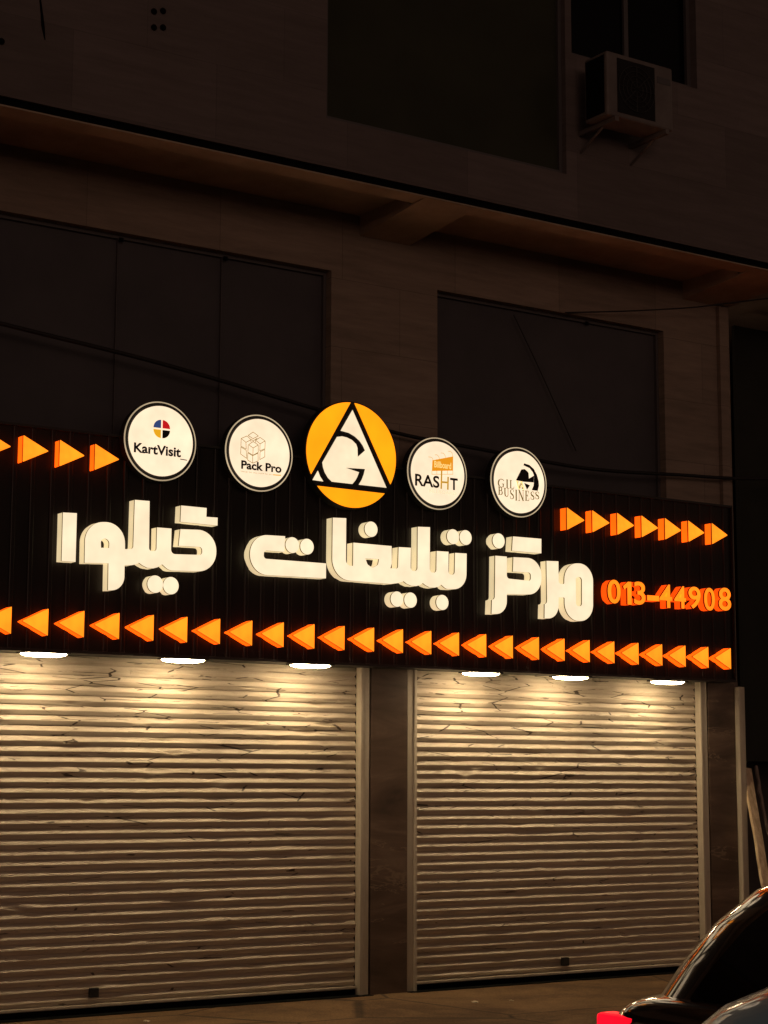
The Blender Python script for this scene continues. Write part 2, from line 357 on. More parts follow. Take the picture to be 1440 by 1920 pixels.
# roller shutters: the curtain is one crumpled sheet of 34 slats
PITCH=.0772
def shutter(x0,x1,label,seed,lockx):
    sx=.022; nx=int((x1-x0)/sx); n=34
    prof=[(0.0,-.007),(.085,-.007),(.10,.006),(.28,.0125),(.46,.0195),(.51,.0205),(.56,.0195),(.64,.0150),(.76,.0085),(.90,.003),(.98,.001)]
    rnd=random.Random(seed); dents=[]
    for k in range(110):
        zc=rnd.choice([rnd.uniform(1.5,2.6),rnd.uniform(.1,2.6),rnd.uniform(1.9,2.6)])
        dents.append((rnd.uniform(x0,x1),zc,rnd.uniform(.03,.20),rnd.uniform(.006,.022),rnd.uniform(-.018,.008)))
    rows=[]
    for s in range(n):
        jog=rnd.uniform(-.0012,.0012); tilt=rnd.uniform(-.002,.002)
        for t,d in prof: rows.append((s*PITCH+t*PITCH,d,jog,tilt,t))
    rows.append((n*PITCH,-.007,0,0,0))
    vs=[]
    for z,d,jog,tilt,t in rows:
        for i in range(nx+1):
            x=x0+(x1-x0)*i/nx
            y=WY-d-jog+tilt*(i/nx-.5)
            w=noise.noise(Vector((x*.9,z*2.0,seed)))*.0016+noise.noise(Vector((x*5,z*22,seed+3)))*.0007
            w2=noise.noise(Vector((x*3.1,z*13,seed+9)))
            if w2>.36: w-= (w2-.36)*.03
            dz=noise.noise(Vector((x*1.3,s*0.7+z*3,seed+5)))*.0008+noise.noise(Vector((x*7,z*9,seed+6)))*.0005
            vs.append([x,y+w,.030+z*.992+dz])
    for dx,dzc,rx,rz,a in dents:
        for j,(z,*_) in enumerate(rows):
            if abs(z-dzc)>rz*1.6: continue
            i0=max(0,int((dx-rx-x0)/(x1-x0)*nx)); i1=min(nx,int((dx+rx-x0)/(x1-x0)*nx)+1)
            for i in range(i0,i1+1):
                v=vs[j*(nx+1)+i]; q=max(abs(v[0]-dx)/rx,0)**1.0+abs(z-dzc)/rz*.6
                if q<1: v[1]-=a*(1-q); v[2]-=abs(a)*.5*(1-q)
    b=MB(); fs=[]
    for j in range(len(rows)-1):
        for i in range(nx):
            q=j*(nx+1)+i; fs.append((q,q+1,q+nx+2,q+nx+1))
    b.add(vs,fs,False)
    o=b.build('roller_shutter',M['shutter'],bld); o['label']=label
    smooth_by_angle(o,22)
    g=MB(); g.box(x0-.02,x1+.02,WY-.05,WY-.02,.012,.036); g.build('bottom_bar',M['steel'],o,bevel=.006)
    for a,c,q0,q1 in ((x0-.095,x0-.032,x0-.030,x0-.002),(x1+.030,x1+.095,x1+.002,x1+.028)):
        g=MB(); g.box(a,c,.275,.36,-.045,2.655); g.box(min(q0,q1),max(q0,q1),.262,.34,-.045,2.655)
        g.build('guide_rail',M['steel'],o,bevel=.004)
    if lockx:
        g=MB(); g.box(lockx-.035,lockx+.035,WY-.052,WY-.012,.085,.155); g.build('lock',M['black_metal'],o,bevel=.004)
shutter(XA0,XA1,'wide dented roller shutter on the left below the sign',3,at(172,1869,WY).x)
shutter(XB0,XB1,'dented roller shutter on the right between two marble piers',11,at(1055,1811,WY).x)

# ------------------------------------------------------------------ sign board
YB=.085; BX0,BX1=-1.0,12.68; BZ0,BZ1=2.635,4.325
sign=thing('sign_board','long black ribbed sign board mounted over the shutters behind the lit lettering','sign',(9,YB,BZ0))
b=MB(); x=BX0; k=0; prof=[]
rnd=random.Random(5)
while x<BX1-.2:
    wv=rnd.choice([.145,.145,.16,.13])
    prof += [(x,YB+.012),(x+wv-.046,YB+.012),(x+wv-.040,YB+.003),(x+wv-.034,YB+.0005),(x+wv-.012,YB+.0005),(x+wv-.006,YB+.003)]
    x+=wv
prof.append((BX1,YB+.012))
for (xa,ya),(xb,yb) in zip(prof,prof[1:]):
    b.quad((xa,ya,BZ0+.02),(xb,yb,BZ0+.02),(xb,yb,BZ1-.02),(xa,ya,BZ1-.02))
b.build('ribbed_panel',M['panel'],sign)
b=MB(); b.box(BX0,BX1,YB-.012,WY-.006,BZ1-.02,BZ1); b.build('top_edge',M['black_metal'],sign)
b=MB(); b.box(BX0,BX1,YB-.014,WY-.006,BZ0-.004,BZ0+.018); b.build('bottom_edge',M['black_metal'],sign)
b=MB(); b.box(BX1+.001,BX1+.014,YB-.012,WY-.006,BZ0,BZ1); b.build('side_edge',M['black_metal'],sign)

# ------------------------------------------------------------------ channel letters
def fillet(pts, seg=12):
    """round the corners of a closed outline: pts are (x, z, radius)"""
    out=[]; n=len(pts)
    for i in range(n):
        x,z,r=pts[i]; p=Vector((x,z)); a=Vector(pts[i-1][:2])-p; c=Vector(pts[(i+1)%n][:2])-p
        la,lc=a.length,c.length
        if r<=0 or la<1e-6 or lc<1e-6: out.append((x,z)); continue
        a/=la; c/=lc; ang=a.angle(c)
        if ang>math.pi-.02: out.append((x,z)); continue
        t=r/math.tan(ang/2)
        ra=pts[i-1][2]; rc=pts[(i+1)%n][2]
        t=min(t,la*(.985 if ra<=0 else r/(r+ra)*.99),lc*(.985 if rc<=0 else r/(r+rc)*.99)); rr=t*math.tan(ang/2)
        bis=(a+c).normalized(); cen=p+bis*(rr/math.sin(ang/2))
        s=p+a*t-cen; e=p+c*t-cen
        a0=math.atan2(s.y,s.x); d=math.atan2(e.y,e.x)-a0
        while d>math.pi: d-=2*math.pi
        while d<-math.pi: d+=2*math.pi
        k=max(2,int(seg*abs(d)/1.5))
        for j in range(k+1): out.append((cen.x+rr*math.cos(a0+d*j/k),cen.y+rr*math.sin(a0+d*j/k)))
    return out
def trace(zoom, pts, Y=0.0):
    ox,oz,s=zoom; out=[]
    for p in pts:
        q=at(ox+p[0]/s,oz+p[1]/s,Y); out.append((q.x,q.z,(p[2] if len(p)>2 else 0)*.01))
    return out
def flat(polys, Y, b):
    """fill an outline (first) with holes (rest) at depth Y"""
    tris=tessellate_polygon([[Vector((x,z,0)) for x,z in p] for p in polys])
    allp=[q for p in polys for q in p]
    b.add([(x,Y,z) for x,z in allp],[tuple(t) for t in tris])
def ring_wall(polys, Ya, Yb, b):
    for p in polys:
        n=len(p); b.add([(x,Ya,z) for x,z in p]+[(x,Yb,z) for x,z in p],[(i,(i+1)%n,n+(i+1)%n,n+i) for i in range(n)])
def channel(name, polys, label, cat, group, mats=('cream','cream_side','cream_trim'), Yf=0.0, Yback=YB+.009, seam=.014):
    xs=[x for x,z in polys[0]]; zs=[z for x,z in polys[0]]
    t=thing(name,label,cat,((min(xs)+max(xs))/2,YB,(min(zs)+max(zs))/2),group)
    b=MB(); flat(polys,Yf,b); b.build('face',M[mats[0]],t)
    b=MB(); ring_wall(polys,Yf+seam,Yback,b); smooth_by_angle(b.build('side',M[mats[1]],t),35)
    b=MB(); ring_wall(polys,Yf,Yf+seam,b); b.build('trim',M[mats[2]],t)
    return t
def circle(cx,cz,r,n=48): return [(cx+r*math.cos(2*math.pi*k/n),cz+r*math.sin(2*math.pi*k/n)) for k in range(n)]

Z1=(80,920,3.6); Z2=(440,940,6.5455); Z3=(600,940,4.8); Z4=(890,980,6.0)
LG='cream lit letters of the shop sign'
def letter(zoom, outline, label, holes=()):
    channel('sign_letter',[fillet(trace(zoom,outline))]+[fillet(trace(zoom,h)) for h in holes],label,'sign letter',LG)
letter(Z1,[(137,147),(231,152),(222,481),(128,474)],'cream lit upright bar letter at the left end of the sign lettering')
letter(Z1,[(622,62),(722,70),(718,408,2.4),(768,408,2.4),(772,248),(870,256),(866,428,3.5),(1078,434,2.5),(1076,381,2.5),(918,372),(930,260),
  (1172,268,16),(1172,548,16),(852,538,9),(806,497),(775,517),(745,525),(705,520),(672,503),(650,487),(630,497),(600,503),(553,503),
  (550,674,11),(441,672),(444,490),(283,487),(288,210,15.5),(556,214,15.5),(556,395,.4),(611,394,2.5)],
  'joined cream lit letters with looped head and tall stem, leftmost word',
  [[(394,385),(392,322,4),(452,326,4.5),(448,387)]])
letter(Z1,[(935,100),(1107,117),(1105,177),(1181,182),(1180,236),(930,210)],'stepped cream lit bar above the leftmost word of the sign')
letter(Z2,[(620,428),(190,402,16),(186,893,16),(1120,945),(1122,762),(356,703,2.6),(360,602,2.6),(610,620)],
  'cream lit hook shaped letter open to the right with two dots beside it')
letter(Z3,[(115,147),(236,152),(233,579,4.5),(297,581,.4),(300,372),(645,403),(646,560,4),(634,602),(702,606,2),(708,412),(818,418),(815,627,3),(877,627,3),
  (880,229),(990,233),(988,641,3),(1047,643,3),(1050,447),(1157,454),(1155,660,3),(1212,662,3),(1216,464),(1320,470),(1317,795,14),(1135,788,6),
  (1090,750),(1065,768),(1030,777),(985,773),(950,755),(925,735),(900,753),(865,763),(820,759),(780,741),(752,719),(700,736),(630,743),(108,700,17)],
  'long joined cream lit word with a triangular hole and toothed stems, centre of sign',
  [[(408,514),(532,520),(522,572,2),(472,600,2.5),(428,568,2)]])
letter(Z4,[(232,372),(362,382),(362,628,3),(632,656,2.5),(632,562,2.5),(430,550),(436,388),(752,405,15),(752,810,15),(362,803,.5),(362,1032,12),(190,1025),(195,868),(226,862,3)],
  'cream lit letter with a curled tail joined to an open rounded loop')
letter(Z4,[(430,155),(750,182),(750,345),(420,315)],'plain slanted cream lit bar above the rounded loop letter')
letter(Z4,[(808,430),(942,435),(945,690,2.8),(1008,690,1.2),(1012,455,15.5),(1332,462,15.5),(1332,1110,15.5),(1012,1102,15.5),(1012,842,1),(945,840,.6),(940,1084,12),(786,1075),(788,915),(815,908,3)],
  'cream lit oval letter with a slot hole, at right end of the lettering',[[(1137,610,2.8),(1207,614,2.8),(1207,942,2.8),(1140,938,2.8)]])
def dot(zoom,x,y,label,r=.064):
    q=trace(zoom,[(x,y)])[0]
    channel('sign_dot',[circle(q[0],q[1],r)],label,'sign dot','cream lit dots of the shop sign')
dot(Z1,760,631,'left cream lit dot of the pair under the leftmost word',.067)
dot(Z1,866,641,'right cream lit dot of the pair under the leftmost word',.067)
dot(Z2,708,537,'left cream lit dot inside the hook shaped letter')
dot(Z2,888,556,'right cream lit dot inside the hook shaped letter')
dot(Z3,460,251,'single cream lit dot above the letter with the triangular hole')
dot(Z3,1197,318,'left cream lit dot of the pair above the long word')
dot(Z3,1311,326,'right cream lit dot of the pair above the long word')
dot(Z3,693,880,'left cream lit dot of the pair under the long word')
dot(Z3,815,889,'right cream lit dot of the pair under the long word')
dot(Z3,1101,910,'single cream lit dot under the long word, right of a pair')
dot(Z4,270,205,'cream lit dot above the letter with a curled tail',.066)

# ------------------------------------------------------------------ arrows
ORD=['first','second','third','fourth','fifth','sixth','seventh','eighth','ninth','tenth','eleventh','twelfth','thirteenth','fourteenth','fifteenth','sixteenth',
     'seventeenth','eighteenth','nineteenth','twentieth','twenty-first','twenty-second','twenty-third','twenty-fourth','twenty-fifth','twenty-sixth']
ORM=('orange','orange_side','orange_trim')
def arrow(xf, zc, sgn, label, group):
    """xf: flat side, sgn -1 points left"""
    h,t=.101,.2055
    channel('arrow_light',[fillet([(xf,zc+h,.004),(xf+sgn*t,zc,.004),(xf,zc-h,.004)],4)],label,'arrow light',group,ORM,.0,YB+.009,.016)
for n in range(26):
    lab='orange lit arrow pointing left, %s from the left in the lower row'%ORD[n]
    if n==25: lab='orange lit arrow pointing left at the right end of the lower row'
    arrow(5.3306+.2890*n,2.846,-1,lab,'left pointing arrows along the bottom of the sign')
for k,(px,py) in enumerate(((21,837.5),(91.6,846),(159,854.5),(224,861.5))):
    q=at(px,py,0); arrow(q.x-.2055,q.z,1,'orange lit arrow pointing right, %s of four left of the discs'%ORD[k],'right pointing arrows at the top left of the sign')
for k,(px,py) in enumerate(((1096,957.3),(1143,961.7),(1189,966.3),(1234,970.8),(1277.3,975.3),(1320.5,980),(1364,984.4))):
    q=at(px,py,0); arrow(q.x-.2055,4.02,1,'orange lit arrow pointing right, %s of seven right of the discs'%ORD[k],'right pointing arrows at the top right of the sign')

# ------------------------------------------------------------------ lettering tools
def text_mesh(s, bold=0.0):
    c=bpy.data.curves.new('t','FONT'); c.body=s; c.size=1; c.offset=bold; c.resolution_u=6
    o=bpy.data.objects.new('t',c); COL.objects.link(o)
    dg=bpy.context.evaluated_depsgraph_get(); me=bpy.data.meshes.new_from_object(o.evaluated_get(dg))
    bpy.data.objects.remove(o); bpy.data.curves.remove(c)
    return me
def fit_text(s, x0,x1,z0,z1, Y, b, bold=0.0, full=True):
    """lay the words s flat on the plane y=Y so that they fill the box"""
    me=text_mesh(s,bold); xs=[v.co.x for v in me.vertices]; ys=[v.co.y for v in me.vertices]
    a,c,d,e=min(xs),max(xs),min(ys),max(ys)
    if not full: d=0.0
    b.add([(x0+(v.co.x-a)/(c-a)*(x1-x0),Y,z0+(v.co.y-d)/(e-d)*(z1-z0)) for v in me.vertices],[tuple(p.vertices) for p in me.polygons])
    bpy.data.meshes.remove(me)
def strokes(lines, width, Y, b):
    """flat printed line work: every polyline becomes a strip"""
    for ln in lines:
        w=width
        if isinstance(ln[0],(int,float)): w=ln[0]*width; ln=ln[1]
        P=[Vector((p[0],p[1])) for p in ln]
        for p,q in zip(P,P[1:]):
            d=(q-p)
            if d.length<1e-6: continue
            d.normalize(); n=Vector((-d.y,d.x))*w/2; p=p-d*w*.3; q=q+d*w*.3
            b.add([(v.x,Y,v.y) for v in (p+n,q+n,q-n,p-n)],[(0,1,2,3)])

# phone number: every digit a lit channel body of its own
ZN=(1100,1060,4.8)
seen={}
for ch,x0,x1,y0,y1 in (('0',190,306,130,343),('1',330,404,147,352),('3',428,528,148,354),('-',545,652,272,320),('4',656,768,172,381),('4',790,894,187,387),
                       ('9',918,1026,193,390),('0',1058,1154,203,407),('8',1190,1299,202,407)):
    a=trace(ZN,[(x0,(y0+y1)/2),(x1,(y0+y1)/2),((x0+x1)/2,y0),((x0+x1)/2,y1)])
    X0,X1,Zt,Zb=a[0][0],a[1][0],a[2][1],a[3][1]
    if ch=='-': lab='orange lit dash of the phone number on the sign'
    else:
        lab='orange lit digit %s of the phone number on the sign'%ch
        if ch in '04':
            seen[ch]=seen.get(ch,0)+1
            lab='orange lit digit %s of the phone number, %s one from the left'%(ch,ORD[seen[ch]-1])
    t=thing('sign_digit',lab,'sign digit',((X0+X1)/2,YB,(Zt+Zb)/2),'digits of the phone number')
    me=text_mesh(ch,.014) if ch!='1' else bpy.data.meshes.new('one')
    if ch=='1': me.from_pydata([(.36,0,0),(.72,0,0),(.72,1,0),(.42,1,0),(.0,.80,0),(.07,.64,0),(.36,.76,0)],[],[(0,1,2,6),(6,2,3),(6,3,4,5)])
    bm=bmesh.new(); bm.from_mesh(me); bmesh.ops.remove_doubles(bm,verts=bm.verts,dist=1e-5)
    xs=[v.co.x for v in bm.verts]; ys=[v.co.y for v in bm.verts]; l,r_,d,u=min(xs),max(xs),min(ys),max(ys)
    P={v.index:(X0+(v.co.x-l)/(r_-l)*(X1-X0),Zb+(v.co.y-d)/(u-d)*(Zt-Zb)) for v in bm.verts}
    bm.verts.ensure_lookup_table(); ids=[v.index for v in bm.verts]
    b=MB(); b.add([(P[i][0],0,P[i][1]) for i in ids],[tuple(v.index for v in f.verts) for f in bm.faces]); b.build('face',M['digit'],t)
    s=MB(); tr=MB()
    for e in bm.edges:
        if len(e.link_faces)==1:
            i,j=e.verts[0].index,e.verts[1].index
            for g,ya,yb in ((s,.020,YB+.009),(tr,0,.020)):
                g.add([(P[i][0],ya,P[i][1]),(P[j][0],ya,P[j][1]),(P[j][0],yb,P[j][1]),(P[i][0],yb,P[i][1])],[(0,1,2,3)])
    s.build('side',M['digit_side'],t); tr.build('trim',M['orange_trim'],t)
    bm.free(); bpy.data.meshes.remove(me)

# ------------------------------------------------------------------ round signs
YP=-.0105                                    # printed film, just proud of the lit disc
def round_sign(cx,cz,r,label):
    t=thing('round_sign',label,'round sign',(cx,YB,cz),'round lit signs above the lettering')
    n=72; o=circle(cx,cz,r,n)
    b=MB(); ring_wall([o],.012,YB+.009,b); flat([o],YB+.009,b); smooth_by_angle(b.build('casing',M['black_metal'],t),40)
    b=MB(); flat([o,circle(cx,cz,r-.0095,n)],0.006,b); ring_wall([o],.006,.012,b);  b.build('rim',M['rim'],t)
    b=MB(); flat([circle(cx,cz,r-.0095,n)],.010,b); b.build('black_ring',M['black_metal'],t)
    b=MB(); f=circle(cx,cz,r-.037,n); flat([f],-.008,b); ring_wall([f],-.008,.0095,b); b.build('disc',M['disc'],t)
    return t
def prints(t, name, mat, fn):
    b=MB(); fn(b); return b.build(name,M[mat],t)
RS=.3116
ZK=(220,740,9.0); ZP=(410,770,9.6); ZR=(750,810,10.2857); ZG=(905,830,10.2857)
def pt(z,x,y): q=trace(z,[(x,y)],YP)[0]; return q[0],q[1]
def poly(z,pts): return [tuple(p[:2]) for p in fillet(trace(z,pts,YP))]

t=round_sign(6.516,4.2977,RS,'round lit sign with a four-colour pie emblem and dark lettering')
cx,cz=pt(ZK,750,580)
def quadrant(a0):
    g=.0065; r=.072; c=math.cos(R(a0+45)); s=math.sin(R(a0+45)); ox,oz=(g if c>0 else -g),(g if s>0 else -g)
    return lambda b: flat([[(cx+ox,cz+oz)]+[(cx+ox+(r-g)*math.cos(R(a0+90*k/14)),cz+oz+(r-g)*math.sin(R(a0+90*k/14))) for k in range(15)]],YP,b)
for a0,c in ((90,'vinyl_blue'),(0,'vinyl_red'),(180,'vinyl_amber'),(270,'ink_black')): prints(t,'emblem_quarter',c,quadrant(a0))
k0=pt(ZK,278,972); k1=pt(ZK,1072,1060); ktop=pt(ZK,290,808)
prints(t,'lettering','ink_navy',lambda b: fit_text('KartVisit',k0[0],k1[0],k0[1],ktop[1]+.002,YP,b,.032))
prints(t,'underscore','ink_navy',lambda b: strokes([[pt(ZK,1065,1088),pt(ZK,1172,1106)]],.007,YP,b))

t=round_sign(7.4007,4.2938,RS,'round lit sign with a line drawn block of cubes and brown lettering')
cub=[[(620,385),(715,455),(620,505),(530,445),(620,385)],[(405,500),(510,455),(582,523),(490,570),(405,500)],[(405,500),(400,640),(495,690),(490,570)],
 [(582,523),(580,560)],[(540,612),(620,555),(712,617),(620,672),(540,612)],[(532,620),(525,745),(615,800),(620,672)],[(712,622),(712,750),(620,800)],
 [(665,530),(745,482),(835,545),(745,598),(665,530)],[(665,530),(665,570)],[(745,600),(740,722),(832,685),(837,548)],[(400,655),(395,780),(505,860),(495,712),(400,655)],
 [(525,760),(520,888),(612,945),(612,812),(525,760)],[(612,812),(708,765),(710,905),(612,945)],[(745,742),(740,880),(830,832),(830,700),(745,742)],[(590,515),(620,545),(690,500)]]
prints(t,'emblem','ink_line',lambda b: strokes([[pt(ZP,*q) for q in l] for l in cub],.0052,YP,b))
p0=pt(ZP,405,1046); p1=pt(ZP,1130,1116); ptop=pt(ZP,410,890)
prints(t,'lettering','ink_brown',lambda b: fit_text('Pack Pro',p0[0],p1[0],p0[1],ptop[1],YP,b,.034))
a0=pt(ZP,400,1108); a1=pt(ZP,1118,1172); at_=pt(ZP,400,1076)
prints(t,'tagline','ink_line',lambda b: fit_text('Design for you, make for production',a0[0],a1[0],a0[1],at_[1],YP,b))
prints(t,'underline','vinyl_amber',lambda b: strokes([[pt(ZP,985,1155),pt(ZP,1118,1163)]],.007,YP-.0006,b))

t=round_sign(9.1571,4.2938,RS,'round lit sign with an orange billboard emblem and block capitals')
prints(t,'emblem_board','vinyl_orange',lambda b: flat([poly(ZR,[(625,545),(1025,470),(1022,745),(615,752)])],YP,b))
prints(t,'emblem_words','sign_text',lambda b: fit_text('Billboard',pt(ZR,660,0)[0],pt(ZR,985,0)[0],pt(ZR,820,700)[1],pt(ZR,820,575)[1],YP-.0008,b,.02))
prints(t,'emblem_frame','vinyl_gold',lambda b: strokes([[pt(ZR,*q) for q in l] for l in ([(615,752),(615,815),(1018,815),(1018,745)],[(710,752),(710,815)],[(915,748),(915,815)],
   [(640,545),(622,505),(595,485),(550,480)],[(760,515),(745,470),(715,442),(675,440)],[(880,490),(862,440),(835,408),(790,405)],[(1018,470),(1005,410),(975,375),(928,370)])],.0038,YP,b))
prints(t,'orange_letter','vinyl_gold',lambda b: strokes([[pt(ZR,*q) for q in l] for l in ([(803,755),(795,1085)],[(928,875),(922,1103)],[(800,965),(925,975)])],.016,YP,b))
r0=pt(ZR,290,1030); r1=pt(ZR,760,1075); rtop=pt(ZR,305,800)
prints(t,'lettering','ink_brown',lambda b: fit_text('RAS',r0[0],r1[0],r0[1]-.002,rtop[1],YP,b,.024))
prints(t,'last_letter','ink_brown',lambda b: fit_text('T',pt(ZR,965,0)[0],pt(ZR,1112,0)[0],pt(ZR,1035,1118)[1],pt(ZR,1035,890)[1],YP,b,.026))
prints(t,'faint_line','ink_faint',lambda b: fit_text('BILLBOARD',pt(ZR,560,0)[0],pt(ZR,1075,0)[0],pt(ZR,815,1190)[1],pt(ZR,815,1128)[1],YP,b))

t=round_sign(10.0391,4.3002,RS,'round lit sign with a dark curved emblem over serif lettering')
def emblem(b):
    flat([poly(ZG,[(640,725),(745,517,.8),(812,508,2),(885,575,2),(893,692),(990,635),(985,768),(805,756)])],YP,b)
    flat([poly(ZG,[(800,398),(900,430),(985,505),(1045,620),(1078,735),(1085,830),(1062,930),(945,915),(980,830),(986,768),(990,640),(965,570),(905,492),(785,436)])],YP-.0006,b)
    for q in ([(650,745),(692,748),(676,795)],[(690,882),(738,765),(768,765),(724,884)],[(800,775),(912,822),(855,908)]): flat([poly(ZG,q)],YP,b)
    flat([circle(*pt(ZG,765,875),.008,12)],YP,b)
prints(t,'emblem','ink_black',emblem)
SER={'G':[(.7,[(.95,.82),(.8,.97),(.5,1),(.3,.93)]),(1.6,[(.22,.85),(.1,.6),(.1,.38),(.22,.15)]),(.7,[(.3,.07),(.55,0),(.8,.06),(.88,.12)]),(1.3,[(.86,.42),(.86,.08)]),(.5,[(.66,.43),(1,.43)])],
 'I':[(1.6,[(.5,.02),(.5,.98)]),(.5,[(.15,0),(.85,0)]),(.5,[(.15,1),(.85,1)])],
 'L':[(1.5,[(.25,.02),(.25,.98)]),(.5,[(.05,1),(.5,1)]),(.6,[(.05,0),(.9,0),(.97,.22)])],
 'V':[(1.5,[(.15,1),(.5,.02)]),(.6,[(.5,.02),(.85,1)]),(.5,[(0,1),(.3,1)]),(.5,[(.7,1),(1,1)])],
 'A':[(.6,[(.12,.02),(.5,1)]),(1.5,[(.5,.98),(.88,.02)]),(.5,[(.25,.35),(.72,.35)]),(.5,[(0,0),(.26,0)]),(.5,[(.74,0),(1,0)])],
 'B':[(1.5,[(.25,.02),(.25,.98)]),(.6,[(.05,1),(.55,1),(.75,.9)]),(1.2,[(.78,.88),(.8,.72),(.72,.58)]),(.6,[(.7,.56),(.3,.52)]),(.6,[(.65,.54),(.85,.42)]),(1.3,[(.88,.40),(.88,.2),(.8,.08)]),(.6,[(.78,.05),(.55,0),(.05,0)])],
 'U':[(1.5,[(.22,.98),(.22,.3),(.3,.1)]),(.7,[(.3,.08),(.5,0),(.7,.05),(.8,.22)]),(.7,[(.8,.22),(.8,.98)]),(.5,[(0,1),(.42,1)]),(.5,[(.62,1),(1,1)])],
 'S':[(.6,[(.85,.74),(.84,.95),(.6,1),(.35,.97)]),(1.2,[(.24,.9),(.16,.75),(.25,.6)]),(1.7,[(.27,.58),(.72,.4)]),(1.2,[(.76,.38),(.85,.22),(.75,.08)]),(.6,[(.7,.04),(.45,0),(.15,.06),(.12,.28)])],
 'N':[(.6,[(.15,.02),(.15,.98)]),(1.6,[(.15,.98),(.85,.04)]),(.6,[(.85,.02),(.85,.98)]),(.5,[(0,0),(.3,0)]),(.5,[(.7,1),(1,1)]),(.5,[(0,1),(.2,1)])],
 'E':[(1.5,[(.25,.02),(.25,.98)]),(.6,[(.05,1),(.85,1),(.88,.78)]),(.6,[(.3,.52),(.65,.52)]),(.6,[(.65,.4),(.65,.64)]),(.6,[(.05,0),(.9,0),(.97,.24)])]}
def serif(b, ch, x0,x1,y0,y1):
    X0=pt(ZG,x0,(y0+y1)/2)[0]; X1=pt(ZG,x1,(y0+y1)/2)[0]; T=pt(ZG,(x0+x1)/2,y0)[1]; B_=pt(ZG,(x0+x1)/2,y1)[1]
    strokes([(wt,[(X0+u*(X1-X0),B_+v*(T-B_)) for u,v in l]) for wt,l in SER[ch]],.0085,YP-.0012,b)
prints(t,'lettering','vinyl_olive',lambda b: [serif(b,c,*q) for c,*q in (('G',290,412,702,858),('I',448,492,715,868),('L',518,605,728,880))])
prints(t,'pale_letters','sign_text',lambda b: [serif(b,c,*q) for c,*q in (('V',650,735,745,885),('A',700,800,750,900))])
prints(t,'lower_lettering','vinyl_olive',lambda b: [serif(b,c,*q) for c,*q in (('B',295,385,858,1002),('U',405,508,880,1040),('S',522,606,900,1086),('I',622,668,912,1112),('N',685,795,915,1122),('E',815,895,932,1116),('S',918,1000,945,1098),('S',1008,1094,948,1088))])

# big middle disc: amber circle cut by an A-shaped triangle with a G inside
LCX,LCZ,LR=8.2823,4.3665,.4409; ZL=(560,740,7.2)
t=thing('round_sign','large amber lit disc with cream triangle emblem, biggest of the round signs','round sign',(LCX,YB,LCZ),'round lit signs above the lettering')
back=circle(LCX,LCZ,LR+.010,80)
b=MB(); flat([back],.006,b); ring_wall([back],.006,YB+.009,b); smooth_by_angle(b.build('casing',M['black_metal'],t),40)
tri=poly(ZL,[(738,70),(785,78),(765,118),(712,112)])
def seg(pa,pb,ccw):
    a=pt(ZL,*pa); c=pt(ZL,*pb); t0=math.atan2(a[1]-LCZ,a[0]-LCX); t1=math.atan2(c[1]-LCZ,c[0]-LCX)
    if ccw:
        while t1<t0: t1+=2*math.pi
    else:
        while t1>t0: t1-=2*math.pi
    return [(LCX+LR*math.cos(t0+(t1-t0)*k/40),LCZ+LR*math.sin(t0+(t1-t0)*k/40)) for k in range(41)]
def raised(poly_, name, mat, y=0.0):
    b=MB(); flat([poly_],y,b); ring_wall([poly_],y,.0055,b); b.build(name,M[mat],t)
for a,c,w_ in (((712,112),(165,1075),True),((765,118),(1235,1195),False),((260,1232),(1165,1325),True)): raised(seg(a,c,w_),'amber_segment','amber')
raised(poly(ZL,[(738,205),(1195,1253),(825,1212),(865,1145),(892,1075),(910,1000),(640,983),(825,1045),(800,1110),(775,1155),(735,1202),(460,1171),(408,1118),(365,1045),(342,975),(333,910),
  (530,567),(595,560),(660,575),(730,610),(785,665),(803,715),(808,840),(910,750),(880,685),(835,620),(770,560),(690,512),(580,482)]),'emblem','cream')
raised(poly(ZL,[(270,1025),(298,1100),(342,1168),(200,1148)]),'emblem_corner','cream')

# ------------------------------------------------------------------ lamps under the board
for k,(x,z) in enumerate(((5.59,2.589),(6.742,2.589),(7.893,2.590),(9.605,2.583),(10.594,2.583),(11.742,2.579))):
    YLAMP=-.005; who=['left end','middle','right end'][k%3]; side='left' if k<3 else 'right'
    t=thing('strip_lamp','lit white strip lamp under the sign, at the %s of the %s shutter'%(who,side),'lamp',(x,-.06,BZ0),'strip lamps under the sign board')
    L,D,H=.34,.16,.022; b=MB(); U,V=20,8; vs=[]; fs=[]
    for j in range(V+1):
        ph=math.pi/2*j/V
        for i in range(U):
            a=2*math.pi*i/U; c,sn=math.cos(a),math.sin(a)
            ex=math.copysign(abs(c)**.45,c); ey=math.copysign(abs(sn)**.6,sn)
            vs.append((x+ex*L/2*math.cos(ph)**.6 if j<V else x,YLAMP+ey*D/2*math.cos(ph)**.6 if j<V else YLAMP,z+.022-H*math.sin(ph)))
    for j in range(V):
        for i in range(U): fs.append((j*U+i,j*U+(i+1)%U,(j+1)*U+(i+1)%U,(j+1)*U+i))
    b.add(vs,fs,True); b.build('lens',M['lamp'],t)
    b=MB(); b.box(x-L*.52,x+L*.52,YLAMP-D*.54,YLAMP+D*.54,z+.0225,z+.034); b.box(x-.03,x+.03,YLAMP-.02,.20,z+.034,z+.046); b.build('housing',M['black_metal'],t)

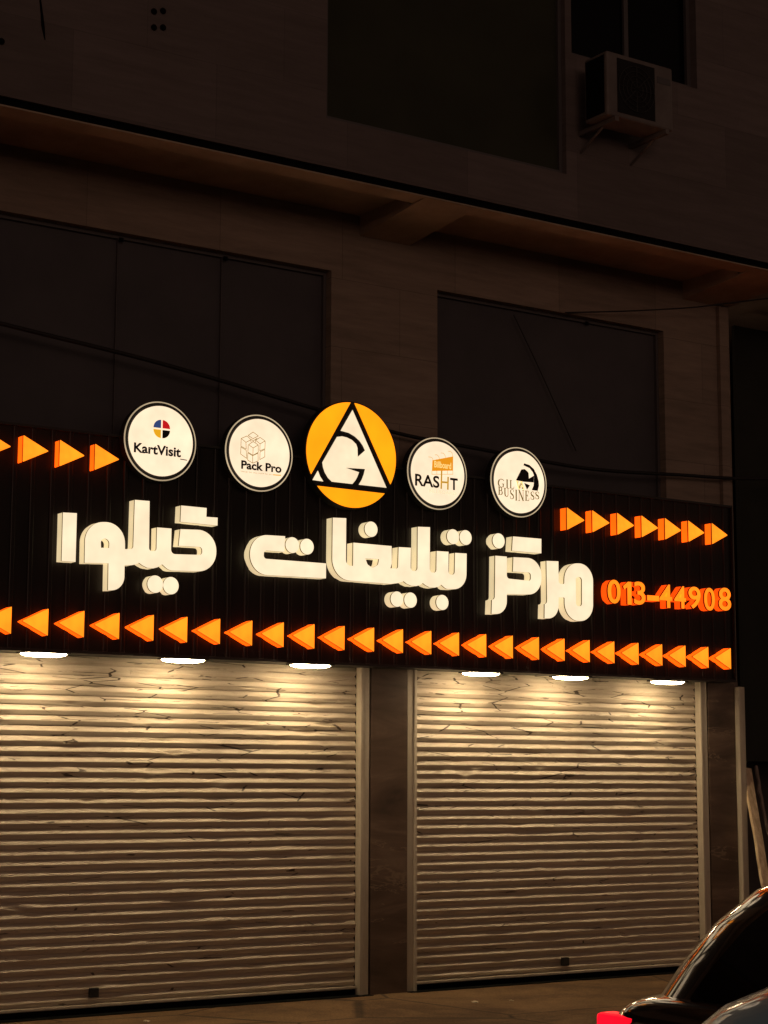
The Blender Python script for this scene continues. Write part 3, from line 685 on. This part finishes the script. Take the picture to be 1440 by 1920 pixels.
# ------------------------------------------------------------------ air conditioner on the upper wall
YA=-1.12
x0=at(1138,150,YA).x; x1=at(1261,150,YA).x; z1=at(1150,97,YA).z; z0=at(1150,217,YA).z
ac=thing('air_conditioner','pale outdoor air conditioner unit on wall brackets below the black window','air conditioner',((x0+x1)/2,YA+.15,z0))
b=MB(); b.box(x0,x1,YA,YA+.30,z0,z1); b.build('casing',M['white_plastic'],ac,bevel=.018)
gx0=at(1157,150,YA).x; gx1=at(1227,150,YA).x; zc=(z0+z1)/2; gh=(z1-z0)/2-.045
b=MB(); b.box(gx0,gx1,YA-.004,YA-.0005,zc-gh,zc+gh); gpan=b.build('grille',plain('grille_shadow',(.018,.016,.016),.7,spec=.1),ac)
b=MB(); gc=((gx0+gx1)/2,zc); gr=min((gx1-gx0)/2,gh)-.012
for q in (1,.78,.56,.34):
    b.tube([(gc[0]+gr*q*math.cos(2*math.pi*k/36),YA-.012,gc[1]+gr*q*math.sin(2*math.pi*k/36)) for k in range(37)],.003,5,False)
for k in range(8): b.tube([(gc[0]+gr*.1*math.cos(math.pi*k/4),YA-.012,gc[1]+gr*.1*math.sin(math.pi*k/4)),(gc[0]+gr*math.cos(math.pi*k/4),YA-.012,gc[1]+gr*math.sin(math.pi*k/4))],.003,5)
b.build('grille_wire',plain('grille_wire',(.03,.028,.028),.5),gpan)
b=MB(); b.box(gx1+.03,x1-.03,YA-.003,YA-.0005,z1-.17,z1-.11); b.build('badge',M['frame'],ac)
b=MB()
b.box(x0-.003,x0-.0005,YA+.035,YA+.275,z0+.03,z1-.03)  # near-black sheet: the shade on the casing's left side, put in as colour
b.build('side_shade_panel',M['dark_gap'],ac)
b=MB(); b.box(x1+.001,x1+.045,YA+.08,YA+.2,z0+.12,z0+.24); b.build('valve_cover',M['white_plastic'],ac,bevel=.01)
for xx in (x0+.09,x1-.09):
    b=MB(); b.box(xx-.022,xx+.022,YA-.02,YF-.002,z0-.045,z0-.004); b.tube([(xx,YA+.16,z0-.045),(xx,YF-.01,z0-.19)],.012,6)
    b.build('wall_bracket',M['white_plastic'],ac)
b=MB(); b.tube([(x1+.03,YA+.14,z0+.16),(x1+.10,YA+.2,z0+.10),(x1+.12,YF-.03,z0+.25),(x1+.1,YF-.02,z0+.62)],.014,7); b.build('pipe',M['rubber'],ac)

# ------------------------------------------------------------------ cables
def cable(pts, r, label):
    b=MB(); P=[Vector(p) for p in pts]; out=[]
    for i in range(len(P)-1):
        p0,p1,p2,p3=P[max(i-1,0)],P[i],P[i+1],P[min(i+2,len(P)-1)]
        for k in range(10):
            u=k/10; out.append(.5*((2*p1)+(-p0+p2)*u+(2*p0-5*p1+4*p2-p3)*u*u+(-p0+3*p1-3*p2+p3)*u**3))
    out.append(P[-1]); o=out[0].copy(); b.tube(out,r,7)
    tag(b.build('cable',M['rubber'],None,org=o),label,'cable')
Yc=.22
cable([(1.2,Yc,5.95)]+[(at(x,y,Yc).x,Yc,at(x,y,Yc).z) for x,y in ((-160,560),(0,606),(300,681),(590,766),(745,812),(900,842),(1100,878),(1270,890),(1440,897))]+[(16.0,Yc,5.0)],.017,'thick black cable sagging across the wall behind the round signs')
cable([(at(1060,586,WY-.02).x,WY-.02,at(1060,586,WY-.02).z),(at(1180,583,.2).x,.2,at(1180,583,.2).z),(at(1290,577,.05).x,.05,at(1290,577,.05).z),(at(1345,571,-.1).x,-.1,at(1345,571,-.1).z),(13.2,-.3,6.40)],.007,'thin wire strung under the overhang near the right corner')
cable([(at(963,590,.40).x,.40,at(963,590,.40).z),(at(1015,700,.40).x,.40,at(1015,700,.40).z),(at(1080,845,.40).x,.40,at(1080,845,.40).z)],.006,'thin wire slanting across the right hand dark window')

# ------------------------------------------------------------------ planks leaning in the recess
def plank(p0,p1,wd,th,mat,label,rag=False):
    p0=Vector(p0); p1=Vector(p1); d=(p1-p0); L=d.length; d.normalize(); a=Vector((1,0,0)); a=(a-d*a.dot(d)).normalized(); n=d.cross(a)
    b=MB(); K=24; rnd=random.Random(2); vs=[]
    for i in range(K+1):
        c=p0+d*(L*i/K); e=rnd.uniform(-.006,.006)*(5 if rag and i%2 else 1)
        for s,u in ((-1,-1),(1,-1),(1,1),(-1,1)): vs.append(c+a*(s*wd/2+(e if s<0 else e*.3))+n*(u*th/2))
    fs=[(0,1,2,3),tuple(4*K+i for i in (3,2,1,0))]
    for i in range(K):
        for k in range(4): fs.append((4*i+k,4*i+(k+1)%4,4*i+4+(k+1)%4,4*i+4+k))
    b.add(vs,fs); tag(b.build('plank',mat,None,org=p0),label,'plank','planks leaning in the dark recess')
wood=noisy('weathered_timber',(.45,.31,.18),(.88,.72,.50),3,.8,8,(9,9,1.2))
wood2=noisy('grey_timber',(.22,.17,.14),(.36,.29,.25),3,.8,8,(9,9,1))
q0=at(1400,1441,.30); q1=at(1436,1662,-.05)
dirv=(Vector(q1)-Vector(q0)); kk=(-.04-q0.z)/dirv.z
plank(q0+dirv*kk,q0,.092,.035,wood,'pale weathered plank leaning upright in the dark recess at the right')
q0=at(1418,1436,.42); q1=at(1439,1560,.20); dirv=(Vector(q1)-Vector(q0)); kk=(-.04-q0.z)/dirv.z
plank(q0+dirv*kk,q0,.022,.02,wood2,'thin ragged grey batten leaning right of the pale plank',True)

# ------------------------------------------------------------------ litter on the pavement
pap=plain('crumpled_paper',(.62,.55,.42),.8)
for (px,py),s,lab in (((275,1915),.032,'scrap of paper on the pavement below the left shutter'),((891,1879),.040,'larger pale scrap of paper on the pavement below the right shutter'),((959,1876),.022,'tiny pale scrap of paper right of the larger scrap')):
    d=fw+rt*((px-720)/FPX)+up*((960-py)/FPX); q=CAM+d*((-.036-CAM.z)/d.z)
    bm=bmesh.new(); bmesh.ops.create_icosphere(bm,subdivisions=2,radius=s)
    for v in bm.verts:
        v.co*=.75+.5*noise.noise(v.co*60+Vector((px,0,0))); v.co.z=abs(v.co.z)*.45-.002
    me=bpy.data.meshes.new('paper_scrap'); bm.to_mesh(me); bm.free(); me.materials.append(pap)
    o=bpy.data.objects.new('paper_scrap',me); COL.objects.link(o); o.location=q; tag(o,lab,'litter','paper scraps on the pavement')

# ------------------------------------------------------------------ cars
def rrect(x0,x1,hw,r,n=7,bow=0.0):
    """rounded rectangle in plan, counter-clockwise from the rear right"""
    out=[]
    for cx,cy,a0 in ((x1-r,-hw+r,-90),(x1-r,hw-r,0),(x0+r,hw-r,90),(x0+r,-hw+r,180)):
        for k in range(n): 
            a=R(a0+90*k/(n-1)); out.append((cx+r*math.cos(a),cy+r*math.sin(a)))
    return out
def car(label, loc, paint, S):
    L,W=S['L'],S['W']; hw=W/2
    t=thing('car',label,'car',loc)
    o0=Vector(loc)
    def mb(b,name,mat,par=None,bev=0):
        for i,p in enumerate(b.v): b.v[i]=tuple(Vector(p)+o0)
        return b.build(name,mat,par or t,bevel=bev)
    # lower body: loft of rounded sections along the length
    st=S['stations']; secs=[]
    for x,ww,zb,zt in st:
        h=zt-zb; c=[]
        half=[(0,zt+.018*ww),(.45*ww,zt+.014*ww),(.78*ww,zt),(.92*ww,zt-.03),(.985*ww,zt-.10),(1.0*ww,zt-.28*h),(1.0*ww,zb+.36*h),(.985*ww,zb+.12*h),(.92*ww,zb),(0,zb)]
        secs.append([(x,y,z) for y,z in half]+[(x,-y,z) for y,z in reversed(half[1:-1])])
    b=MB(); n=len(secs[0]); fs=[]
    for i in range(len(secs)-1):
        for k in range(n): fs.append((i*n+k,i*n+(k+1)%n,(i+1)*n+(k+1)%n,(i+1)*n+k))
    fs.append(tuple(range(n))); fs.append(tuple((len(secs)-1)*n+k for k in reversed(range(n))))
    b.add([v for s in secs for v in s],fs,True)
    body=mb(b,'body',paint); sd=body.modifiers.new('sub','SUBSURF'); sd.levels=2; sd.render_levels=2
    # greenhouse
    rings=S['cabin']; b=MB(); P=[rrect(x0,x1,h_,r) for x0,x1,h_,z,r in rings]; n=len(P[0]); fs=[]
    for i in range(len(rings)-1):
        for k in range(n): fs.append((i*n+k,i*n+(k+1)%n,(i+1)*n+(k+1)%n,(i+1)*n+k))
    vs=[(x,y,rings[i][3]) for i in range(len(rings)) for x,y in P[i]]
    cxr=(rings[-1][0]+rings[-1][1])/2; vs.append((cxr,0,rings[-1][3]+.012)); top=len(vs)-1; i=len(rings)-1
    for k in range(n): fs.append((i*n+k,i*n+(k+1)%n,top))
    b.add(vs,fs,True); mb(b,'roof',paint)
    # glazing: panes follow the greenhouse sides between belt and roof edge, a little proud
    def pane(name,ks,v0,v1,u0=0.,u1=1.):
        lo,hi=1,S['edge']
        def S_(k,v):
            f=lo+v*(hi-lo); i=min(int(f),hi-1); f-=i
            a=Vector((*P[i][k%n],rings[i][3])); c=Vector((*P[i+1][k%n],rings[i+1][3])); return a.lerp(c,f)
        cut=sorted({v0,v1,*[q/(hi-lo) for q in range(1,hi-lo) if v0<q/(hi-lo)<v1]}); cen=Vector((cxr,0,1.1)); V=[]
        for v in cut:
            A,B_=S_(ks[0],v),S_(ks[1],v); V.append((A.lerp(B_,u0),A.lerp(B_,u1)))
        b=MB(); out=[]; inn=[]
        for i,(a,c) in enumerate(V):
            j=min(i,len(V)-2); nrm=(V[j][1]-V[j][0]).cross(V[j+1][0]-V[j][0]).normalized()
            if nrm.dot(a-cen)<0: nrm=-nrm
            out+=[a+nrm*.006,c+nrm*.006]; inn+=[a-nrm*.006,c-nrm*.006]
        k=len(out); fs=[(k-2,k-1,2*k-1,2*k-2),(0,k,k+1,1)]
        for i in range(0,k-2,2): fs+=[(i,i+1,i+3,i+2),(k+i,k+i+2,k+i+3,k+i+1),(i,i+2,k+i+2,k+i),(i+1,k+i+1,k+i+3,i+3)]
        b.add(out+inn,fs,True); g_=mb(b,name,M['carglass']); smooth_by_angle(g_,40); return g_
    m_=7
    pane('rear_window',(3*m_-1,3*m_),.08,.92,.03,.98); pane('windscreen',(m_-1,m_),.06,.95,.02,.98)
    for ks in ((2*m_-1,2*m_),(4*m_-1,0)):
        pane('side_window',ks,.10,.90,.01,.47); pane('side_window',ks,.10,.90,.53,.99)
    # lamps, plate, bumpers, wheels
    zr=S['tail_z']
    for s in (1,-1):
        b=MB(); b.box(-.012,.10,s*(hw-.02)-.26*(s>0),s*(hw-.02)+.26*(s<0),zr-.13,zr); mb(b,'tail_light',S['tail'],bev=.02)
        b=MB(); b.box(L-.16,L-.02,s*(hw-.12)-.30*(s>0),s*(hw-.12)+.30*(s<0),.56,.68); mb(b,'headlight',M['lens'],bev=.03)
        b=MB(); b.box(S['mirror']-.06,S['mirror']+.06,s*(hw+.06)-.07,s*(hw+.06)+.07,.90,1.02); mb(b,'mirror',paint,bev=.03)
        for xw in (.78,L-.82):
            b=MB(); yw=s*(hw-.10); K=28
            def ringw(r,y): return [(xw+r*math.cos(2*math.pi*k/K),y,.305+r*math.sin(2*math.pi*k/K)) for k in range(K)]
            prof=[(.20,yw-.09),(.285,yw-.095),(.305,yw-.07),(.305,yw+.07),(.285,yw+.095),(.20,yw+.09)]
            vs=[v for r,y in prof for v in ringw(r,y)]; fs=[(i*K+k,i*K+(k+1)%K,(i+1)*K+(k+1)%K,(i+1)*K+k) for i in range(5) for k in range(K)]
            b.add(vs,fs,True); wh=mb(b,'wheel',M['rubber'])
            b=MB(); ya=yw+s*.075; b.add(ringw(.205,ya)+ringw(.205,yw),[tuple(range(K))]+[(k,(k+1)%K,K+(k+1)%K,K+k) for k in range(K)])
            mb(b,'rim',M['alloy'],wh)
    b=MB(); b.box(-.03,.04,-.27,.27,zr-.30,zr-.18); mb(b,'number_plate',M['plate'],bev=.004)
    b=MB(); b.box(-.07,.10,-hw+.06,hw-.06,.30,.50); mb(b,'bumper',paint,bev=.05)
    return t
M['carglass']=plain('tinted_car_glass',(.004,.004,.004),.05,spec=.5)
M['lens']=plain('clear_lens',(.5,.5,.5),.1)
M['alloy']=plain('alloy',(.4,.4,.4),.3,metal=1)
M['plate']=plain('number_plate_white',(.6,.6,.55),.5)
M['tail_off']=plain('tail_lens_unlit',(.25,.01,.01),.15)
M['black_paint']=plain('dark_metallic_paint',(.13,.115,.09),.12,metal=.9,coat=1.0)
M['silver_paint']=plain('silver_paint_cool_lit',(.40,.74,1.0),.45,metal=.0,coat=.6)  # silver car; the blue stands for cool light, put into the paint colour
sedan=dict(L=4.35,W=1.70,edge=4,tail_z=.86,mirror=2.95,tail=M['taillight'],
  stations=[(-.03,.70,.36,.80),(.0,.76,.32,.90),(.10,.82,.26,.945),(.5,.85,.22,.965),(1.2,.85,.20,.955),(2.6,.85,.20,.94),(3.2,.85,.20,.90),(3.9,.82,.22,.80),(4.25,.74,.28,.70),(4.35,.66,.36,.60)],
  cabin=[(.04,3.35,.80,.86,.34),(.11,3.28,.785,.91,.38),(.22,3.08,.755,1.08,.42),(.38,2.88,.715,1.25,.44),(.60,2.68,.665,1.395,.44),(.84,2.48,.59,1.475,.42),(1.12,2.30,.49,1.51,.36)])
hatch=dict(sedan); hatch.update(tail=M['tail_off'])
car('glossy black car with a lit red tail light, driving past the right shutter',(5.63,-6.98,-.19),M['black_paint'],sedan)
car('pale blue-grey car close to the camera at the lower right corner',(2.49,-9.97,-.235),M['silver_paint'],hatch)
